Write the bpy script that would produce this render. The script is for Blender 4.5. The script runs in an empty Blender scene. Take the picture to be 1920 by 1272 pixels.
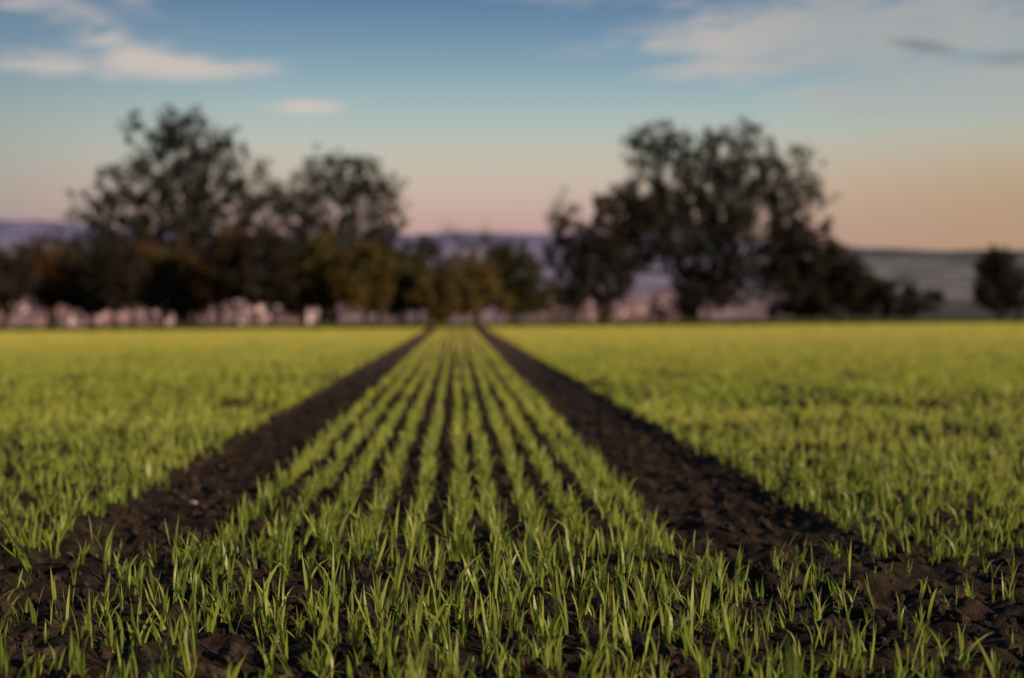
import bpy, math, random
import numpy as np
from mathutils import Vector, Matrix
random.seed(7); rng=np.random.default_rng(7)
scene=bpy.context.scene
R=math.radians

# ------------------------------------------------------------------ helpers
def smooth(a,b,x):
    t=np.clip((x-a)/(b-a),0,1); return t*t*(3-2*t)
_tab=rng.random((256,256))
def vnoise(x,y):
    xi=np.floor(x).astype(int); yi=np.floor(y).astype(int)
    fx=x-xi; fy=y-yi; fx=fx*fx*(3-2*fx); fy=fy*fy*(3-2*fy)
    g=lambda a,b:_tab[a%256,b%256]
    return (g(xi,yi)*(1-fx)+g(xi+1,yi)*fx)*(1-fy)+(g(xi,yi+1)*(1-fx)+g(xi+1,yi+1)*fx)*fy-0.5
TRACK=[(-0.99,-0.61),(0.54,0.99)]
FIELD_END=50.0
def base_height(x,y):
    x=np.asarray(x,float); y=np.asarray(y,float)
    z=0.0085*np.clip(x,-40,40)*smooth(6,48,y)
    py=[-60,80,110,300,600,900,1200,1600,2500,3600,4200,5200,9000]
    pz=[0,0,-0.6,-9,-13,-8,0,20,84,176,180,110,50]
    prof=np.interp(y,py,pz)
    hill=1+0.14*vnoise(x/700+3.3,y/4000+1.2)+0.08*vnoise(x/240,y/2000)+0.03*vnoise(x/70,y/2000)
    lb=0.16*np.exp(-((x+1050)/240)**2)
    rt=-0.14*smooth(300,1100,x)
    far=smooth(1500,3200,y)
    prof=prof*np.where(prof>0,1+far*(hill-1+lb+rt),1)
    z=z*(1-smooth(90,200,y))+prof
    return z
def ground_height(x,y):
    x=np.asarray(x,float); y=np.asarray(y,float)
    z=base_height(x,y)
    n=1-smooth(10,30,np.abs(y)); n=n*(1-smooth(8,20,np.abs(x)))
    d=0.020*vnoise(x*3.1,y*3.1)+0.030*vnoise(x*9,y*9+7)+0.036*vnoise(x*21+5,y*21)+0.024*vnoise(x*47,y*47+3)
    for a,b in TRACK:
        c=(a+b)/2; w=(b-a)/2
        t=1-smooth(w*0.7,w*1.15,np.abs(x-c))
        t=t*smooth(3.2,4.0,y)
        d=d*(1-0.10*t)-0.022*t+0.006*t*np.sin(y*2*math.pi/0.16+np.abs(x-c)*9)
    return z+d*n
def new_mesh(name,verts,faces,mat=None,smooth_=False):
    me=bpy.data.meshes.new(name)
    verts=np.asarray(verts,dtype=np.float32); faces=np.asarray(faces,dtype=np.int32)
    me.vertices.add(len(verts)); me.vertices.foreach_set('co',verts.ravel())
    k=faces.shape[1]; me.loops.add(faces.size); me.loops.foreach_set('vertex_index',faces.ravel())
    me.polygons.add(len(faces)); me.polygons.foreach_set('loop_start',np.arange(0,faces.size,k,dtype=np.int32))
    try: me.polygons.foreach_set('loop_total',np.full(len(faces),k,dtype=np.int32))
    except Exception: pass
    if smooth_: me.polygons.foreach_set('use_smooth',np.ones(len(faces),dtype=bool))
    me.update(calc_edges=True); me.validate()
    if mat: me.materials.append(mat)
    return me
def add_obj(name,me,parent=None,loc=None,coll=None):
    o=bpy.data.objects.new(name,me); (coll or scene.collection).objects.link(o)
    if parent: o.parent=parent
    if loc is not None: o.location=loc
    return o
def node_mat(name):
    m=bpy.data.materials.new(name); m.use_nodes=True; nt=m.node_tree; nt.nodes.clear(); return m,nt
class NB:
    def __init__(s,nt): s.nt=nt
    def n(s,t,**k):
        nd=s.nt.nodes.new(t)
        for a,b in k.items(): setattr(nd,a,b)
        return nd
    def l(s,a,b): s.nt.links.new(a,b)
    def val(s,sock,v):
        if hasattr(v,'is_output') : s.l(v,sock)
        else: sock.default_value=v
    def math(s,op,a,b=0.0,c=0.0,clamp=False):
        m=s.n('ShaderNodeMath',operation=op,use_clamp=clamp)
        s.val(m.inputs[0],a); s.val(m.inputs[1],b); s.val(m.inputs[2],c); return m.outputs[0]
    def maprange(s,v,a,b,c=0.0,d=1.0,sm=True):
        m=s.n('ShaderNodeMapRange'); 
        if sm: m.interpolation_type='SMOOTHSTEP'
        s.val(m.inputs[0],v)
        for i,q in enumerate((a,b,c,d)): m.inputs[i+1].default_value=q
        return m.outputs[0]
    def mix(s,f,a,b):
        m=s.n('ShaderNodeMix',data_type='RGBA'); s.val(m.inputs[0],f)
        for i,q in ((6,a),(7,b)):
            if hasattr(q,'is_output'): s.l(q,m.inputs[i])
            else: m.inputs[i].default_value=(*q,1)
        return m.outputs[2]
    def noise(s,vec,scale,detail=3,rough=0.5):
        n=s.n('ShaderNodeTexNoise'); n.inputs['Scale'].default_value=scale; n.inputs['Detail'].default_value=detail
        n.inputs['Roughness'].default_value=rough
        if vec is not None: s.l(vec,n.inputs['Vector'])
        return n.outputs['Fac']

# ------------------------------------------------------------------ materials
def leaf_material(name,c1,c2,c3,trans=0.35,scale=0.8,rough=0.6,spec=0.25,detail=1,field=False):
    m,nt=node_mat(name); b=NB(nt)
    geo=b.n('ShaderNodeNewGeometry'); 
    n=b.noise(geo.outputs['Position'],scale,detail)
    f=b.maprange(n,0.35,0.65)
    r=geo.outputs['Random Per Island']
    f2=b.maprange(r,0.45,1.0)
    col=b.mix(f2,b.mix(f,c1,c2),c3)
    if field:   # crop colour turns paler and yellower along Y towards the far edge
        sp=b.n('ShaderNodeSeparateXYZ'); b.l(geo.outputs['Position'],sp.inputs[0])
        yy_=b.math('ADD',sp.outputs[1],b.math('MULTIPLY',b.math('SUBTRACT',n,.5),6.0))
        mid=b.mix(f2,b.mix(f,(0.34,0.41,0.045),(0.45,0.46,0.06)),(0.60,0.57,0.13))
        fr=b.mix(f2,(0.68,0.60,0.11),(0.78,0.68,0.21))
        col=b.mix(b.maprange(yy_,3.0,9.0),col,mid); col=b.mix(b.maprange(yy_,9,34),col,fr)
    p=b.n('ShaderNodeBsdfPrincipled'); b.l(col,p.inputs['Base Color']); p.inputs['Roughness'].default_value=rough
    p.inputs['Specular IOR Level'].default_value=spec
    t=b.n('ShaderNodeBsdfTranslucent'); b.l(col,t.inputs['Color'])
    mx=b.n('ShaderNodeMixShader'); mx.inputs[0].default_value=trans
    b.l(p.outputs[0],mx.inputs[1]); b.l(t.outputs[0],mx.inputs[2])
    o=b.n('ShaderNodeOutputMaterial'); b.l(mx.outputs[0],o.inputs[0]); return m
def simple_material(name,c1,c2,scale,rough=0.9,bump=0.3):
    m,nt=node_mat(name); b=NB(nt)
    geo=b.n('ShaderNodeNewGeometry'); n=b.noise(geo.outputs['Position'],scale,4,0.6)
    col=b.mix(b.maprange(n,0.35,0.65),c1,c2)
    p=b.n('ShaderNodeBsdfPrincipled'); b.l(col,p.inputs['Base Color']); p.inputs['Roughness'].default_value=rough
    p.inputs['Specular IOR Level'].default_value=0.2
    if bump>0:
        bp=b.n('ShaderNodeBump'); bp.inputs['Strength'].default_value=bump; bp.inputs['Distance'].default_value=0.01
        b.l(n,bp.inputs['Height']); b.l(bp.outputs[0],p.inputs['Normal'])
    o=b.n('ShaderNodeOutputMaterial'); b.l(p.outputs[0],o.inputs[0]); return m

mat_wheat=leaf_material('wheat_leaf',(0.15,0.22,0.026),(0.22,0.28,0.032),(0.37,0.38,0.08),trans=0.5,scale=0.7,rough=0.42,spec=0.42,field=True)
mat_wheat2=mat_wheat3=mat_wheat
mat_bark=simple_material('bark',(0.025,0.018,0.014),(0.05,0.037,0.029),6,bump=0)
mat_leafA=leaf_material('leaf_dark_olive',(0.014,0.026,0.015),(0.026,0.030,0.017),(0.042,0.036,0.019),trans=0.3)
mat_leafB=leaf_material('leaf_brown_olive',(0.105,0.048,0.016),(0.055,0.042,0.014),(0.16,0.072,0.020),trans=0.3)
mat_leafC=leaf_material('leaf_ochre',(0.14,0.088,0.020),(0.10,0.078,0.019),(0.20,0.115,0.025),trans=0.3)
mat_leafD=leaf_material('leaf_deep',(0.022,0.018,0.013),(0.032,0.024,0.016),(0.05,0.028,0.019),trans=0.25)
mat_leafG=leaf_material('leaf_green',(0.036,0.044,0.014),(0.055,0.050,0.016),(0.09,0.062,0.02),trans=0.3)
mat_verge=leaf_material('verge_grass',(0.05,0.07,0.014),(0.09,0.08,0.02),(0.14,0.10,0.03),trans=0.3)
mat_clod=simple_material('soil_clod',(0.013,0.008,0.006),(0.055,0.031,0.023),40,bump=0.5)
mat_straw=simple_material('straw',(0.25,0.17,0.09),(0.42,0.30,0.16),60,0.6)
mat_stone=simple_material('pebble',(0.25,0.16,0.13),(0.38,0.26,0.21),30,0.8)

# ground
mat_ground,nt=node_mat('ground_soil_and_meadow'); b=NB(nt)
geo=b.n('ShaderNodeNewGeometry'); pos=geo.outputs['Position']
sep=b.n('ShaderNodeSeparateXYZ'); b.l(pos,sep.inputs[0]); Y=sep.outputs[1]; Z=sep.outputs[2]; X=sep.outputs[0]
n1=b.noise(pos,14,6,0.65); n2=b.noise(pos,2.2,3); n3=b.noise(pos,90,4,0.7)
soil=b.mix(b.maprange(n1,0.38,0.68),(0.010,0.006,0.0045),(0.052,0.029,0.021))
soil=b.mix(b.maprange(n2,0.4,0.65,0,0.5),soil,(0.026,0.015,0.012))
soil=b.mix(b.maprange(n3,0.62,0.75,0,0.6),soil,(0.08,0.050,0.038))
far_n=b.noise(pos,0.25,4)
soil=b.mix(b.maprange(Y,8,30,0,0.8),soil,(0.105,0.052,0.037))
verge=b.mix(b.maprange(far_n,0.4,0.6),(0.03,0.045,0.012),(0.07,0.06,0.02))
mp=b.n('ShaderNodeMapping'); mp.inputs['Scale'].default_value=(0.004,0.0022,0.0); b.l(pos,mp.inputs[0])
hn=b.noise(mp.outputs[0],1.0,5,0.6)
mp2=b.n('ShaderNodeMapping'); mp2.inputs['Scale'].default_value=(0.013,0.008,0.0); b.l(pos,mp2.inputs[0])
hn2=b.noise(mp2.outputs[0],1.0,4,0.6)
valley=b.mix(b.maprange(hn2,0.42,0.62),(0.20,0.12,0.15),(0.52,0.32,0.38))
hill=b.mix(b.maprange(hn,0.38,0.62),(0.18,0.15,0.26),(0.34,0.27,0.41))  # bluish-mauve distance haze is painted into the hill and hilltop colours
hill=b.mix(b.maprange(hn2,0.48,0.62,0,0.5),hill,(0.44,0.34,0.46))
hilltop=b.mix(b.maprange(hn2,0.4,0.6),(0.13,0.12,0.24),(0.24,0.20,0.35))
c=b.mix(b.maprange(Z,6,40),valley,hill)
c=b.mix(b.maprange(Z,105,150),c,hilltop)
side=b.math('DIVIDE',X,b.math('MAXIMUM',Y,1.0))
slate=b.mix(b.maprange(Z,70,125),b.mix(b.maprange(hn2,.42,.58),(0.085,0.078,0.082),(0.25,0.22,0.22)),b.mix(b.maprange(hn2,.42,.58),(0.038,0.040,0.056),(0.072,0.072,0.088)))  # hazy grey painted on right-hand hills, paler below the ridge as fog
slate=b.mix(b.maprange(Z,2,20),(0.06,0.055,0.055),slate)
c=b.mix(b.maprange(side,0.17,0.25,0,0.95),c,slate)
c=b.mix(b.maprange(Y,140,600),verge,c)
fe=b.math('ADD',Y,b.math('MULTIPLY',far_n,2.0))
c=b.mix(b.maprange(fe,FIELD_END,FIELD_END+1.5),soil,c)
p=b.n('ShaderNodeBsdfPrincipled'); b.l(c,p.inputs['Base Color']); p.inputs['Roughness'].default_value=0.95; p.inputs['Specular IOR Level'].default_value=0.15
bp=b.n('ShaderNodeBump'); bp.inputs['Strength'].default_value=1.0; bp.inputs['Distance'].default_value=0.018
hh=b.math('ADD',n1,b.math('MULTIPLY',n3,0.5)); b.l(hh,bp.inputs['Height']); b.l(bp.outputs[0],p.inputs['Normal'])
o=b.n('ShaderNodeOutputMaterial'); b.l(p.outputs[0],o.inputs[0])

# ------------------------------------------------------------------ ground sheet
def geom(start,end,step,grow):
    out=[];v=start;s=step
    while v<end: out.append(v); v+=s; s*=grow
    out.append(end); return out
ys=[-60,-30,-15,-8,-4,-2,-1,0,0.5,1.0]+list(np.arange(1.3,6.5,0.014))+geom(6.5,9000,0.018,1.020)
xr=list(np.arange(0,2.6,0.014))+geom(2.6,1500,0.020,1.045)+list(np.arange(1560,6000,120))
xs=[-v for v in xr[:0:-1]]+xr
xs=np.array(xs); ys=np.array(ys)
XX,YY=np.meshgrid(xs,ys); ZZ=ground_height(XX,YY)
nx,ny=len(xs),len(ys)
idx=np.arange(nx*ny).reshape(ny,nx)
F=np.stack([idx[:-1,:-1],idx[:-1,1:],idx[1:,1:],idx[1:,:-1]],-1).reshape(-1,4)
add_obj('ground',new_mesh('ground',np.stack([XX,YY,ZZ],-1).reshape(-1,3),F,mat_ground,True))

# ------------------------------------------------------------------ wheat
def blade(V,Fc,base,az,lean,length,width,curl,segs,twist=0.0):
    d=np.array([math.cos(az),math.sin(az),0]); up=np.array([0,0,1.0])
    p=np.array(base,float); ang=lean; i0=len(V)
    for i in range(segs+1):
        t=i/segs
        w=width*(0.45+1.1*t if t<0.45 else (0.945)*(1-((t-0.45)/0.55)**1.7))+0.0003
        a2=az+math.pi/2+twist*t
        sd=np.array([math.cos(a2),math.sin(a2),0])
        V.append(p-sd*w/2); V.append(p+sd*w/2)
        if i<segs: Fc.append([i0+2*i,i0+2*i+1,i0+2*i+3,i0+2*i+2])
        p=p+(up*math.cos(ang)+d*math.sin(ang))*length/segs
        ang+=curl/segs*(0.4+1.2*t)
def plant(V,Fc,bx,by,segs,h=1.0,wide=1.0):
    nb=random.choice([2,2,3,3]); a0=random.uniform(0,6.28)
    for k in range(nb):
        az=a0+k*math.pi+random.uniform(-.7,.7)
        L=random.uniform(0.062,0.118)*h*(0.7 if k>1 else 1)
        blade(V,Fc,(bx+random.uniform(-.003,.003),by+random.uniform(-.003,.003),-0.008),az,random.uniform(-0.05,0.18),L,
              random.uniform(0.0050,0.0082)*wide,random.uniform(0.0,0.6) if random.random()<.72 else random.uniform(1.1,2.6),segs,random.uniform(-2.0,2.0))
near_c=bpy.data.collections.new('wheat_seedling_variants')
for i in range(36):
    V=[];Fc=[]; plant(V,Fc,0,0,7)
    if random.random()<.3: plant(V,Fc,random.uniform(-.012,.012),random.uniform(-.012,.012),7,0.8)
    add_obj('seedling_%02d'%i,new_mesh('seedling',V,Fc,mat_wheat,True),coll=near_c)
PL=1.2
def patch(rows,jx,segs=3,dens=30,wide=1.25):
    V=[];Fc=[]; k=random.uniform(0,50)
    for rx in rows:
        y=-PL/2
        while y<PL/2:
            q=float(vnoise(np.array(rx*2.1+k),np.array(y*2.1+k)))+.5*float(vnoise(np.array(rx*6+k),np.array(y*6+k)))
            if random.random()<0.90+q*1.2:
                plant(V,Fc,rx+random.gauss(0,jx),y,segs,random.uniform(.60,.98)*(1+.6*q),wide)
            y+=random.expovariate(dens)
    return V,Fc
mid_rows=[-0.555,-0.44,-0.325,-0.215,-0.10,0.012,0.095,0.205,0.31,0.42,0.50]
SW=0.118*10; side_rows=[(-4.5+k)*0.118 for k in range(10)]
def coll_of(name,part,rows,nv,jx,mat,**kw):
    c_=bpy.data.collections.new(name)
    for i in range(nv):
        V,Fc=patch(rows,jx,**kw); add_obj('%s_%02d'%(part,i),new_mesh(part,V,Fc,mat,True),coll=c_)
    return c_
side_c=coll_of('wheat_patch_variants','patch',side_rows,12,0.018,mat_wheat2,dens=36)
sidef_c=coll_of('wheat_far_patch_variants','far_patch',side_rows,8,0.018,mat_wheat3,segs=2,dens=20,wide=2.0)
mid_c=coll_of('wheat_strip_variants','strip',mid_rows,8,0.012,mat_wheat2)
midf_c=coll_of('wheat_far_strip_variants','far_strip',mid_rows,6,0.012,mat_wheat3,segs=2,dens=17,wide=2.0)

def scatter(name,pts,rot,scl,idx,coll,mat):
    me=bpy.data.meshes.new(name); pts=np.asarray(pts,np.float32)
    me.vertices.add(len(pts)); me.vertices.foreach_set('co',pts.ravel())
    a=me.attributes.new('rot','FLOAT_VECTOR','POINT'); a.data.foreach_set('vector',np.asarray(rot,np.float32).ravel())
    a=me.attributes.new('scl','FLOAT_VECTOR','POINT'); a.data.foreach_set('vector',np.asarray(scl,np.float32).ravel())
    a=me.attributes.new('idx','INT','POINT'); a.data.foreach_set('value',np.asarray(idx,np.int32))
    me.update()
    ob=add_obj(name,me)
    ng=bpy.data.node_groups.new(name+'_scatter','GeometryNodeTree')
    ng.interface.new_socket('Geometry',in_out='INPUT',socket_type='NodeSocketGeometry')
    ng.interface.new_socket('Geometry',in_out='OUTPUT',socket_type='NodeSocketGeometry')
    N=ng.nodes; L=ng.links
    gi=N.new('NodeGroupInput'); go=N.new('NodeGroupOutput')
    ci=N.new('GeometryNodeCollectionInfo'); ci.inputs['Collection'].default_value=coll
    ci.inputs['Separate Children'].default_value=True; ci.inputs['Reset Children'].default_value=True
    ip=N.new('GeometryNodeInstanceOnPoints'); ip.inputs['Pick Instance'].default_value=True
    mp_=N.new('GeometryNodeMeshToPoints')
    def att(n,t):
        q=N.new('GeometryNodeInputNamedAttribute'); q.data_type=t; q.inputs['Name'].default_value=n
        return q.outputs['Attribute']
    L.new(gi.outputs[0],mp_.inputs[0]); L.new(mp_.outputs[0],ip.inputs['Points']); L.new(ci.outputs[0],ip.inputs['Instance'])
    L.new(att('idx','INT'),ip.inputs['Instance Index']); L.new(att('rot','FLOAT_VECTOR'),ip.inputs['Rotation']); L.new(att('scl','FLOAT_VECTOR'),ip.inputs['Scale'])
    L.new(ip.outputs[0],go.inputs[0])
    md=ob.modifiers.new('scatter','NODES'); md.node_group=ng
    return ob
rowsx=list(mid_rows)
x=-1.03
while x>-8: rowsx.append(x); x-=0.118
x=1.03
while x<8: rowsx.append(x); x+=0.118
HEAD=3.6; NEAR=8.4
px=[];py=[]
for rx in rowsx:
    lim=abs(rx)
    if lim>5.4: continue
    y0=max(HEAD-0.1+random.uniform(-.12,.12),(lim-1.6)/0.45)
    y=y0; outer=lim>1.0
    while y<NEAR:
        px.append(rx+random.gauss(0,0.020 if outer else 0.012)); py.append(y); y+=random.expovariate(76 if outer else 62)
# headland rows sown crosswise
yy=1.15
while yy<HEAD-0.05:
    x=-(0.45*yy+1.0)
    while x<0.45*yy+1.0:
        px.append(x); py.append(yy+random.gauss(0,0.024)); x+=random.expovariate(64)
    yy+=0.108
px=np.array(px);py=np.array(py)
dn=vnoise(px*1.3+11,py*1.3)+0.7*vnoise(px*4,py*4+9)+.6*vnoise(px*9,py*9+9)
keep=rng.random(len(px))<np.clip(0.88+1.0*dn,0.12,1)
head=py<HEAD-0.1
edge=head&(rng.random(len(px))<0.58*smooth(.5,1.05,np.abs(px))+0.14*(px>0.75)); keep&=~edge
trk=head&(py>3.05)&(((px<-.62)&(px>-1.15))|((px>.6)&(px<1.1)))&(rng.random(len(px))<0.5); keep&=~trk
bare=(px>1.2)&(py<6.2)&(py>3)&(rng.random(len(px))<0.25+.8*vnoise(px*2,py*1.5)); keep&=~bare
px=px[keep];py=py[keep]; n=len(px)
pz=ground_height(px,py)
sc=rng.uniform(0.50,1.02,n)*(1+0.35*vnoise(px*1.1,py*1.1+4)); sc=np.where(py<HEAD,sc*1.06,sc)
rot=np.stack([rng.normal(0,.15,n),rng.normal(0,.15,n),rng.uniform(0,6.28,n)],-1)
scatter('wheat_seedlings',np.stack([px,py,pz],-1),rot,np.stack([sc,sc,sc],-1),rng.integers(0,36,n),near_c,mat_wheat)
def z0(x,y): return float(base_height(x,y))-0.004
FAR=22.0
for nm,co_,nv,ya,yb in (('wheat_crop',side_c,12,NEAR,FAR),('wheat_crop',sidef_c,8,FAR,FIELD_END+.5)):
    P_=[];Rt=[]
    y=NEAR+PL/2
    while y<FIELD_END+.3:
        if ya<=y-PL/2+.01 and y-PL/2+.01<yb:
            lim=0.43*y+5
            for sgn in (-1,1):
                x=1.03-.059+SW/2
                while x<lim:
                    P_.append((sgn*x,y,z0(sgn*x,y))); Rt.append((0,-math.atan(0.0085*float(smooth(6,48,y))),random.choice([0,math.pi]))); x+=SW
        y+=PL
    if ya==NEAR:
        y=NEAR-PL/2
        while y>2:
            for sgn in (-1,1):
                x=1.03-.059+SW/2
                while x<0.45*y+4.5:
                    if x-SW/2>5.3: P_.append((sgn*x,y,z0(sgn*x,y))); Rt.append((0,0,random.choice([0,math.pi])))
                    x+=SW
            y-=PL
    n=len(P_); P_=np.array(P_)
    s=1+0.45*vnoise(P_[:,0]*.5,P_[:,1]*.35+5)
    scatter(nm,P_,Rt,np.stack([np.ones(n),np.ones(n),s],-1),rng.integers(0,nv,n),co_,None)
Pm=[(0,NEAR+PL/2+k*PL,z0(0,NEAR+PL/2+k*PL)) for k in range(int((FIELD_END+.3-NEAR)/PL)+1)]
for co_,nv,sel in ((mid_c,8,[q for q in Pm if q[1]-PL/2+.01<FAR]),(midf_c,6,[q for q in Pm if q[1]-PL/2+.01>=FAR])):
    n=len(sel); scatter('wheat_crop',sel,np.zeros((n,3)),np.stack([np.ones(n)]*2+[rng.uniform(.9,1.15,n)],-1),rng.integers(0,nv,n),co_,None)

# ------------------------------------------------------------------ clods, straw, pebble
import bmesh
from mathutils import noise as mn
clod_c=bpy.data.collections.new('clod_variants')
for i in range(8):
    bm=bmesh.new(); bmesh.ops.create_icosphere(bm,subdivisions=3,radius=1)
    off=random.uniform(0,50)
    for v in bm.verts:
        q=v.co.copy(); v.co*=1+0.55*mn.noise(q*1.3+Vector((off,0,0)))+0.25*mn.noise(q*3.5+Vector((0,off,0)))
        v.co.z*=0.65
    me=bpy.data.meshes.new('clod'); bm.to_mesh(me); bm.free(); me.materials.append(mat_clod)
    add_obj('clod_%d'%i,me,coll=clod_c)
n=15000
cy=1.2+rng.random(n)**1.2*9.5; cx=(rng.random(n)-.5)*2*(0.36*cy+0.8)
cs=0.0035+0.019*rng.random(n)**3
cz=ground_height(cx,cy)+cs*0.15
scatter('soil_clods',np.stack([cx,cy,cz],-1),rng.uniform(0,6.28,(n,3))*[.15,.15,1],np.stack([cs,cs,cs],-1),rng.integers(0,8,n),clod_c,mat_clod)
straw_c=bpy.data.collections.new('straw_variants')
for i in range(4):
    V=[];Fc=[]
    blade(V,Fc,(0,0,0),random.uniform(0,6.28),1.35,random.uniform(.04,.09),0.003,random.uniform(.1,.5),6,.5)
    add_obj('straw_%d'%i,new_mesh('straw',V,Fc,mat_straw,True),coll=straw_c)
n=110
cy=1.4+rng.random(n)*5; cx=(rng.random(n)-.5)*2*(0.4*cy+0.5)
scatter('straw_litter',np.stack([cx,cy,ground_height(cx,cy)+0.006],-1),np.stack([np.zeros(n),np.zeros(n),rng.uniform(0,6.28,n)],-1),np.ones((n,3)),rng.integers(0,4,n),straw_c,mat_straw)
me=bpy.data.objects['clod_0'].data.copy(); me.materials.clear(); me.materials.append(mat_stone)
pb=add_obj('pebble',me); pb.scale=(.014,.010,.009); pb.location=(-0.81,4.7,float(ground_height(-0.81,4.7))+0.004)

# ------------------------------------------------------------------ trees
def tubes(paths,sides=6):
    V=[];Fc=[]
    for pts,rad in paths:
        pts=np.array(pts); k=len(pts)
        if k<2: continue
        i0=len(V)
        for i in range(k):
            d=pts[min(i+1,k-1)]-pts[max(i-1,0)]; d/=np.linalg.norm(d)+1e-9
            a=np.cross(d,[0.3,1,0.1]); a/=np.linalg.norm(a)+1e-9; c_=np.cross(d,a)
            for s_ in range(sides):
                t=2*math.pi*s_/sides; V.append(pts[i]+(a*math.cos(t)+c_*math.sin(t))*rad[i])
        for i in range(k-1):
            for s_ in range(sides):
                s2=(s_+1)%sides
                Fc.append([i0+i*sides+s_,i0+i*sides+s2,i0+(i+1)*sides+s2,i0+(i+1)*sides+s_])
    return V,Fc
def make_tree(name,x,y,lobes,nclump,leaves,leafmat,trunk_h,trunk_r,clump_r=0.45,leaf=0.075,seed=0,stems=1,depth=None,gap=0.0):
    rs=np.random.default_rng(seed+100); root=add_obj(name,None,loc=(x,y,float(base_height(x,y))-0.05))
    vol=np.array([l[2]*l[2]*l[3] for l in lobes]); vol=vol/vol.sum()
    C=[];tries=0
    while len(C)<nclump and tries<nclump*12:
        tries+=1
        l=lobes[rs.choice(len(lobes),p=vol)]
        v=rs.normal(size=3); v/=np.linalg.norm(v); r=rs.random()**(1/2.3)
        q=np.array([l[0],0,l[1]])+v*r*np.array([l[2],depth or l[2]*0.8,l[3]])
        if q[2]<0.25: continue
        if gap>0 and C and np.min(np.linalg.norm(np.array(C)-q,axis=1))<gap: continue
        C.append(q)
    C=np.array(C)
    nodes=[];parent=[]
    for s_ in range(stems):
        p0=np.array([rs.normal(0,.15)*(stems>1),rs.normal(0,.15)*(stems>1),0.0]); k=max(3,int(trunk_h/0.4)); par=-1
        drift=rs.normal(0,.06,2)+(rs.normal(0,.2,2) if stems>1 else 0)
        for i in range(k+1):
            t=i/k; q=p0+np.array([drift[0]*t*trunk_h+.05*math.sin(3*t+s_),drift[1]*t*trunk_h,trunk_h*t])
            nodes.append(q);parent.append(par);par=len(nodes)-1
    order=np.argsort(np.linalg.norm(C-np.array([0,0,trunk_h]),axis=1))
    tips=[]
    for ci in order:
        c_=C[ci]; A=np.array(nodes); d=A-c_
        dist=np.linalg.norm(d,axis=1)+2.5*np.maximum(0,A[:,2]-c_[2]+0.35*np.hypot(d[:,0],d[:,1]))
        dist+=np.where(A[:,2]<trunk_h*0.35,2.0,0)
        j=int(np.argmin(dist)); a=A[j]; L=np.linalg.norm(c_-a); k=max(2,int(L/0.35)); par=j
        prv=nodes[parent[j]] if parent[j]>=0 else a-np.array([0,0,.3])
        dirn=(a-prv); dirn/=np.linalg.norm(dirn)+1e-9
        ctrl=a+dirn*L*0.35+np.array([0,0,0.10*L])
        for i in range(1,k+1):
            t=i/k; q=(1-t)**2*a+2*t*(1-t)*ctrl+t*t*c_+rs.normal(0,.03,3)
            nodes.append(q);parent.append(par);par=len(nodes)-1
        tips.append(par)
    nn=len(nodes); w=np.zeros(nn); 
    children=[[] for _ in range(nn)]
    for i,p_ in enumerate(parent):
        if p_>=0: children[p_].append(i)
    for i in range(nn-1,-1,-1):
        if not children[i]: w[i]=1
        if parent[i]>=0: w[parent[i]]+=w[i]
    rad=trunk_r*(w/w.max())**0.5; rad=np.maximum(rad,0.010)
    paths=[]
    starts=[(i,-1) for i in range(nn) if parent[i]<0]
    while starts:
        i,pr=starts.pop()
        pts=[];rr=[]
        if pr>=0: pts.append(nodes[pr]);rr.append(min(rad[pr],rad[i]*1.15))
        while True:
            pts.append(nodes[i]);rr.append(rad[i]*(1.35 if nodes[i][2]<0.05 else 1))
            if not children[i]: break
            ch=sorted(children[i],key=lambda q:-w[q])
            for o_ in ch[1:]: starts.append((o_,i))
            i=ch[0]
        paths.append((pts,rr))
    tw=[]
    for t in tips:
        for _ in range(5):
            v=rs.normal(size=3); v[2]=abs(v[2])*.8+.1; v/=np.linalg.norm(v); L=clump_r*rs.uniform(.8,1.7)
            a=nodes[t]; m_=a+v*L*.5+rs.normal(0,.05,3); e=a+v*L+np.array([0,0,.08])
            tw.append(([a,m_,e],[.010,.007,.003]))
    V,Fc=tubes(paths,7); add_obj('trunk_and_limbs',new_mesh('trunk_and_limbs',V,Fc,mat_bark,True),parent=root)
    V,Fc=tubes(tw,3); add_obj('twigs',new_mesh('twigs',V,Fc,mat_bark),parent=root)
    if leaves>0:
        cen=[]
        for ti in tips:
            a=nodes[ti]; k=int(leaves*rs.uniform(.3,1.5)); rr=clump_r*rs.uniform(.6,1.25)
            sub=a+rs.normal(0,1,(4,3))*rr*0.6
            pk=sub[rs.integers(0,4,k)]+rs.normal(0,1,(k,3))*rr*0.28
            cen.append(pk)
        cen=np.concatenate(cen); cen=cen[cen[:,2]>0.12]; k=len(cen)
        u=rs.normal(size=(k,3)); u/=np.linalg.norm(u,axis=1)[:,None]
        v=np.cross(u,rs.normal(size=(k,3))); v/=np.linalg.norm(v,axis=1)[:,None]
        sz=leaf*rs.uniform(.6,1.3,k)[:,None]
        V=np.stack([cen-u*sz,cen+v*sz*.6,cen+u*sz,cen-v*sz*.6],1).reshape(-1,3)
        Fc=np.arange(k*4).reshape(-1,4)
        add_obj('foliage',new_mesh('foliage',V,Fc,leafmat),parent=root)
    return root
D=72
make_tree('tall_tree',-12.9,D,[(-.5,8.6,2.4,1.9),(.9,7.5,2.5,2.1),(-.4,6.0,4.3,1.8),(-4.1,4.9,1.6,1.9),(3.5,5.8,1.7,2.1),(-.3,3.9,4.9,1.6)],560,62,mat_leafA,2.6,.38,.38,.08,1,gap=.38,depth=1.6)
make_tree('tall_tree',-6.1,D+1,[(.7,6.7,2.3,1.5),(-1.6,5.6,1.4,1.9),(2.6,5.4,1.3,2.0),(.4,3.9,3.0,1.4)],300,60,mat_leafA,2.4,.27,.38,.08,2,gap=.36,depth=1.3)
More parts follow.
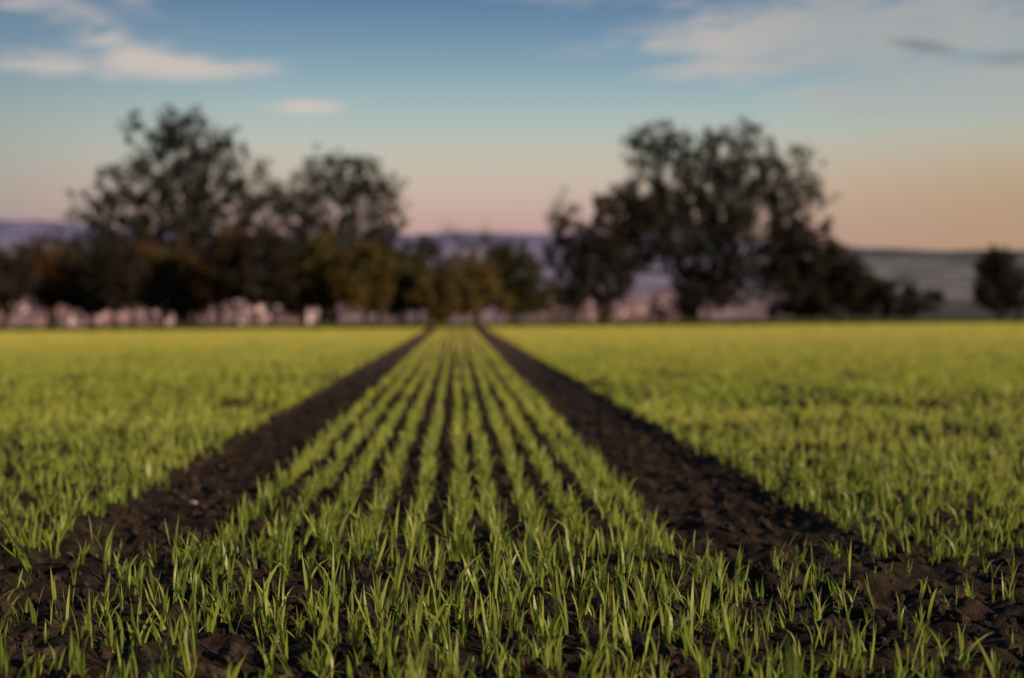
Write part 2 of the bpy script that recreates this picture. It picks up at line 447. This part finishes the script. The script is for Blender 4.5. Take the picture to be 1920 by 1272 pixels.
make_tree('tall_tree',7.0,D,[(1.2,5.2,1.9,1.7),(-1.8,4.9,.8,1.5),(-.2,3.3,2.8,1.4),(-.2,1.9,1.6,1.0)],270,72,mat_leafD,1.5,.26,.36,.078,3,stems=2,gap=.34,depth=1.3)
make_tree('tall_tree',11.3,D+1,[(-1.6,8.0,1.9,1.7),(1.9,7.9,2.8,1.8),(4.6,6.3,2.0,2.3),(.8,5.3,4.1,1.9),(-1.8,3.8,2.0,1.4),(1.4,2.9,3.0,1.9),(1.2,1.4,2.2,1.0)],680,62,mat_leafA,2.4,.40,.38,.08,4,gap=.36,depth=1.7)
make_tree('bushy_tree',15.9,69,[(0,2.3,2.2,2.0),(.2,4.2,1.1,1.0),(1.9,1.8,1.7,1.5),(-1.0,3.7,.9,1.0),(0,.9,2.0,.8)],240,115,mat_leafD,.8,.18,.38,.078,5,stems=2)
make_tree('shrub',20.5,69,[(0,.9,1.6,.9)],60,120,mat_leafD,.3,.08,.3,.065,6,stems=3)
make_tree('shrub',18.6,69.5,[(0,1.3,1.4,1.1)],60,120,mat_leafD,.3,.08,.3,.065,16,stems=3)
make_tree('bushy_tree',24.7,68,[(0,1.5,1.6,1.4),(-.2,2.6,.8,.6)],95,130,mat_leafD,.6,.12,.34,.07,7,stems=2)
make_tree('bushy_tree',28.8,70,[(0,2.0,1.8,1.7)],80,130,mat_leafD,.7,.12,.34,.07,27,stems=2)
make_tree('bushy_tree',2.5,65,[(0,2.2,1.3,1.3),(-.5,3.1,.7,.6),(.2,1.2,1.3,.9)],110,130,mat_leafG,.8,.13,.34,.07,8)
make_tree('bare_tree',.9,66,[(-.3,3.4,1.8,.8),(1.2,3.6,1.2,.6)],38,3,mat_leafD,1.4,.14,.6,.05,9)
make_tree('shrub',4.9,66,[(0,1.2,1.0,.8)],40,110,mat_leafD,.3,.08,.3,.06,10,stems=3)
make_tree('shrub',9.0,68,[(0,.8,.5,.6),(1.8,1.0,1.1,.9)],36,100,mat_leafD,.3,.08,.3,.06,11,stems=3)
rs=random.Random(5)
xo=-24.5;i=0
while xo<1.2:
    h=rs.uniform(2.9,4.0); 
    if xo<-16.5: m_=rs.choice([mat_leafD,mat_leafD,mat_leafB])
    elif xo<-6: m_=rs.choice([mat_leafB,mat_leafB,mat_leafD,mat_leafG])
    else: m_=rs.choice([mat_leafC,mat_leafB,mat_leafG,mat_leafC])
    if xo>-1.8: h*=.75
    elif xo>-4: h*=.9
    w=rs.uniform(1.3,1.85)
    make_tree('fruit_tree',xo,61+rs.uniform(-1.5,3.5),[(0,h*.60,w,h*.36),(rs.uniform(-.8,.8),h*.84,w*.5,h*.2),(rs.uniform(-.6,.6),h*.42,w*.85,h*.18)],86,115,m_,.6,.11,.34,.072,30+i)
    xo+=rs.uniform(1.2,1.75); i+=1
for k in range(10):
    make_tree('fruit_tree',-20.5+k*2.1+rs.uniform(-.5,.5),68+rs.uniform(-1,2),[(0,2.6,1.6,1.4)],56,110,rs.choice([mat_leafB,mat_leafD]),.9,.11,.34,.075,80+k)

# rough grass margin at the far edge of the field
V=[];Fc=[]
for _ in range(17000):
    gx=random.uniform(-34,36); gy=FIELD_END+.5+abs(random.gauss(0,1.0))*2.2
    z=0.0085*gx
    i0=len(V); h=random.uniform(.08,.30); a=random.uniform(0,3.14); w=.035
    dx,dy=math.cos(a)*w,math.sin(a)*w; lx,ly=random.gauss(0,.06),random.gauss(0,.06)
    V+= [(gx-dx,gy-dy,z-.02),(gx+dx,gy+dy,z-.02),(gx+dx*.2+lx,gy+dy*.2+ly,z+h),(gx-dx*.2+lx,gy-dy*.2+ly,z+h)]
    Fc.append([i0,i0+1,i0+2,i0+3])
add_obj('grass_verge',new_mesh('grass_verge',V,Fc,mat_verge))

# ------------------------------------------------------------------ distant village
mw=simple_material('render_wall',(0.38,0.25,0.30),(0.62,0.44,0.50),.05,bump=0); mr=simple_material('roof_tile',(0.24,0.12,0.13),(0.20,0.12,0.14),.1,bump=0)
V=[];Fc=[];MI=[]
vr=random.Random(3)
for _ in range(180):
    hy=vr.uniform(620,1500); hx=hy*vr.choice([vr.gauss(-.23,.035),vr.gauss(-.14,.03),vr.gauss(.065,.012),vr.gauss(.12,.02),vr.gauss(-.29,.02)])
    L=vr.uniform(9,18);W=vr.uniform(8,11);H=vr.uniform(3.5,6);rf=vr.uniform(2.5,4);a=vr.uniform(-.5,.5)
    z=float(base_height(hx,hy))-1; ca,sa=math.cos(a),math.sin(a)
    def P(u,v,w_): return (hx+u*ca-v*sa,hy+u*sa+v*ca,z+w_)
    i0=len(V)
    V+=[P(-L/2,-W/2,0),P(L/2,-W/2,0),P(L/2,W/2,0),P(-L/2,W/2,0),P(-L/2,-W/2,H+1),P(L/2,-W/2,H+1),P(L/2,W/2,H+1),P(-L/2,W/2,H+1),P(-L/2,0,H+1+rf),P(L/2,0,H+1+rf)]
    for f,mi in (([0,1,5,4],0),([1,2,6,5],0),([2,3,7,6],0),([3,0,4,7],0),([4,5,9,8],1),([6,7,8,9],1),([5,6,9,9],0),([7,4,8,8],0)):
        Fc.append([i0+q for q in f]); MI.append(mi)
me=bpy.data.meshes.new('distant_village'); me.from_pydata(V,[],[list(dict.fromkeys(f)) for f in Fc]); me.materials.append(mw); me.materials.append(mr)
me.polygons.foreach_set('material_index',MI); me.update(); add_obj('distant_village',me)

# ------------------------------------------------------------------ sky
SUN_EL=20; SUN_AZ=118   # azimuth measured clockwise from +Y
w=bpy.data.worlds.new('World'); scene.world=w; w.use_nodes=True; nt=w.node_tree; nt.nodes.clear(); b=NB(nt)
tc=b.n('ShaderNodeTexCoord'); g=tc.outputs['Generated']
s_=b.n('ShaderNodeSeparateXYZ'); b.l(g,s_.inputs[0])
el=b.math('MULTIPLY',b.math('ARCSINE',s_.outputs[2]),57.2958)
az=b.math('MULTIPLY',b.math('ARCTAN2',s_.outputs[0],s_.outputs[1]),57.2958)
sky=b.n('ShaderNodeTexSky',sky_type='NISHITA'); sky.sun_disc=False; sky.sun_elevation=R(SUN_EL); sky.sun_rotation=R(SUN_AZ)
cr=b.n('ShaderNodeValToRGB'); cr.color_ramp.interpolation='B_SPLINE'
f=b.maprange(el,0,30,0,1,False); b.l(f,cr.inputs[0])
st=[(0,(.48,.28,.28)),(2.9,(.53,.31,.30)),(4.2,(.60,.43,.34)),(5.8,(.56,.53,.43)),(7.3,(.41,.51,.48)),(9.0,(.24,.38,.47)),(11.5,(.085,.18,.33)),(16,(.04,.11,.24)),(30,(.035,.085,.18))]
els=cr.color_ramp.elements
els[0].position=0; els[0].color=(*st[0][1],1); els[1].position=1; els[1].color=(*st[-1][1],1)
for e_,c_ in st[1:-1]:
    q=els.new(e_/30); q.color=(*c_,1)
base=cr.outputs[0]
wm=b.math('MULTIPLY',b.maprange(az,4,24),b.math('SUBTRACT',1.0,b.maprange(el,3.5,8.5)))
base=b.mix(b.math('MULTIPLY',wm,.75),base,(.44,.28,.13))
lf=b.math('SUBTRACT',1.0,b.maprange(az,-26,-5))
base=b.mix(b.math('MULTIPLY',lf,.6),base,(.11,.15,.19))
# clouds in azimuth / elevation space
cv=b.n('ShaderNodeCombineXYZ'); b.l(b.math('MULTIPLY',az,.20),cv.inputs[0]); b.l(b.math('MULTIPLY',b.math('ADD',el,b.math('MULTIPLY',az,-.06)),1.3),cv.inputs[1])
cn=b.n('ShaderNodeTexNoise'); cn.inputs['Scale'].default_value=1.3; cn.inputs['Detail'].default_value=6; cn.inputs['Roughness'].default_value=.6; cn.inputs['Distortion'].default_value=1.0
b.l(cv.outputs[0],cn.inputs['Vector']); N_=cn.outputs['Fac']
def blob(a0,e0,ra,re,tilt=0.0,k=1.0):
    u=b.math('DIVIDE',b.math('SUBTRACT',az,a0),ra)
    v=b.math('DIVIDE',b.math('SUBTRACT',b.math('SUBTRACT',el,e0),b.math('MULTIPLY',b.math('SUBTRACT',az,a0),tilt)),re)
    r=b.math('ADD',b.math('MULTIPLY',u,u),b.math('MULTIPLY',v,v))
    ex=b.math('POWER',2.718,b.math('MULTIPLY',r,-1.0))
    return b.math('MULTIPLY',ex,k)
def add(*a):
    o_=a[0]
    for q in a[1:]: o_=b.math('ADD',o_,q)
    return o_
mask=add(blob(-9.0,8.95,2.4,.36,0.05,.95),blob(-14.0,8.85,4.5,.45,-0.02,.95),blob(-12.0,9.5,1.5,.45,-.15,.75),blob(-5.6,7.6,1.2,.28,0,1.1),blob(-7.6,7.55,1.4,.2,0,.5),blob(-15,10.8,4,.8,-.25,.5),blob(-12,11.4,3,.5,-.4,.35),
         blob(11,8.9,3.0,.4,.05,.8),blob(11,10.2,5,.6,.08,.55),blob(15,10.9,8,1.5,.05,.70),blob(19,9.6,5,1.3,.05,.6),blob(20,7.9,5,1.0,0,.95),blob(14.5,7.7,2.2,.35,0,.7),blob(13,9.6,5,.4,.0,.4),blob(3,11.6,3,.35,0,.45),blob(40,14,25,6,0,.5),blob(-60,16,30,6,0,.5))
dens=b.maprange(b.math('ADD',mask,b.math('MULTIPLY',b.math('SUBTRACT',N_,.5),2.5)),.08,1.25)
dens=b.math('MULTIPLY',dens,b.maprange(mask,.05,.4))
col=b.mix(b.math('MULTIPLY',dens,.8),base,b.mix(b.maprange(az,4,16),(.68,.56,.48),(.44,.43,.40)))
dk=add(blob(17.3,9.5,1.6,.3,-.18,.75),blob(20.5,9.0,2.2,.35,.02,.65))
dk=b.maprange(b.math('ADD',dk,b.math('MULTIPLY',b.math('SUBTRACT',N_,.5),1.1)),.2,.95)
col=b.mix(b.math('MULTIPLY',dk,.6),col,(.09,.11,.13))
sc_=b.n('ShaderNodeVectorMath',operation='SCALE'); b.l(col,sc_.inputs[0]); sc_.inputs['Scale'].default_value=10.0
mx=b.mix(.08,sc_.outputs[0],sky.outputs[0])
bg=b.n('ShaderNodeBackground'); bg.inputs['Strength'].default_value=.1; b.l(mx,bg.inputs[0])
o=b.n('ShaderNodeOutputWorld'); b.l(bg.outputs[0],o.inputs[0])

# sun
sd=bpy.data.lights.new('sun','SUN'); sd.energy=5.0; sd.angle=R(.6); sd.color=(1,.83,.52)
so=add_obj('sun',sd)
dv=Vector((math.sin(R(SUN_AZ))*math.cos(R(SUN_EL)),math.cos(R(SUN_AZ))*math.cos(R(SUN_EL)),math.sin(R(SUN_EL))))
so.rotation_euler=dv.to_track_quat('Z','Y').to_euler(); so.location=dv*50

# ------------------------------------------------------------------ camera
cd=bpy.data.cameras.new('camera'); co=add_obj('camera',cd); cd.sensor_width=23.6; cd.lens=35; cd.clip_end=20000; cd.clip_start=.05
co.location=(0,0,.58); co.rotation_euler=(R(90-1.03),0,R(-2.11))
cd.dof.use_dof=True; cd.dof.focus_distance=2.85; cd.dof.aperture_fstop=1.6
scene.camera=co
scene.view_settings.view_transform='Standard'; scene.view_settings.look='None'; scene.view_settings.exposure=0
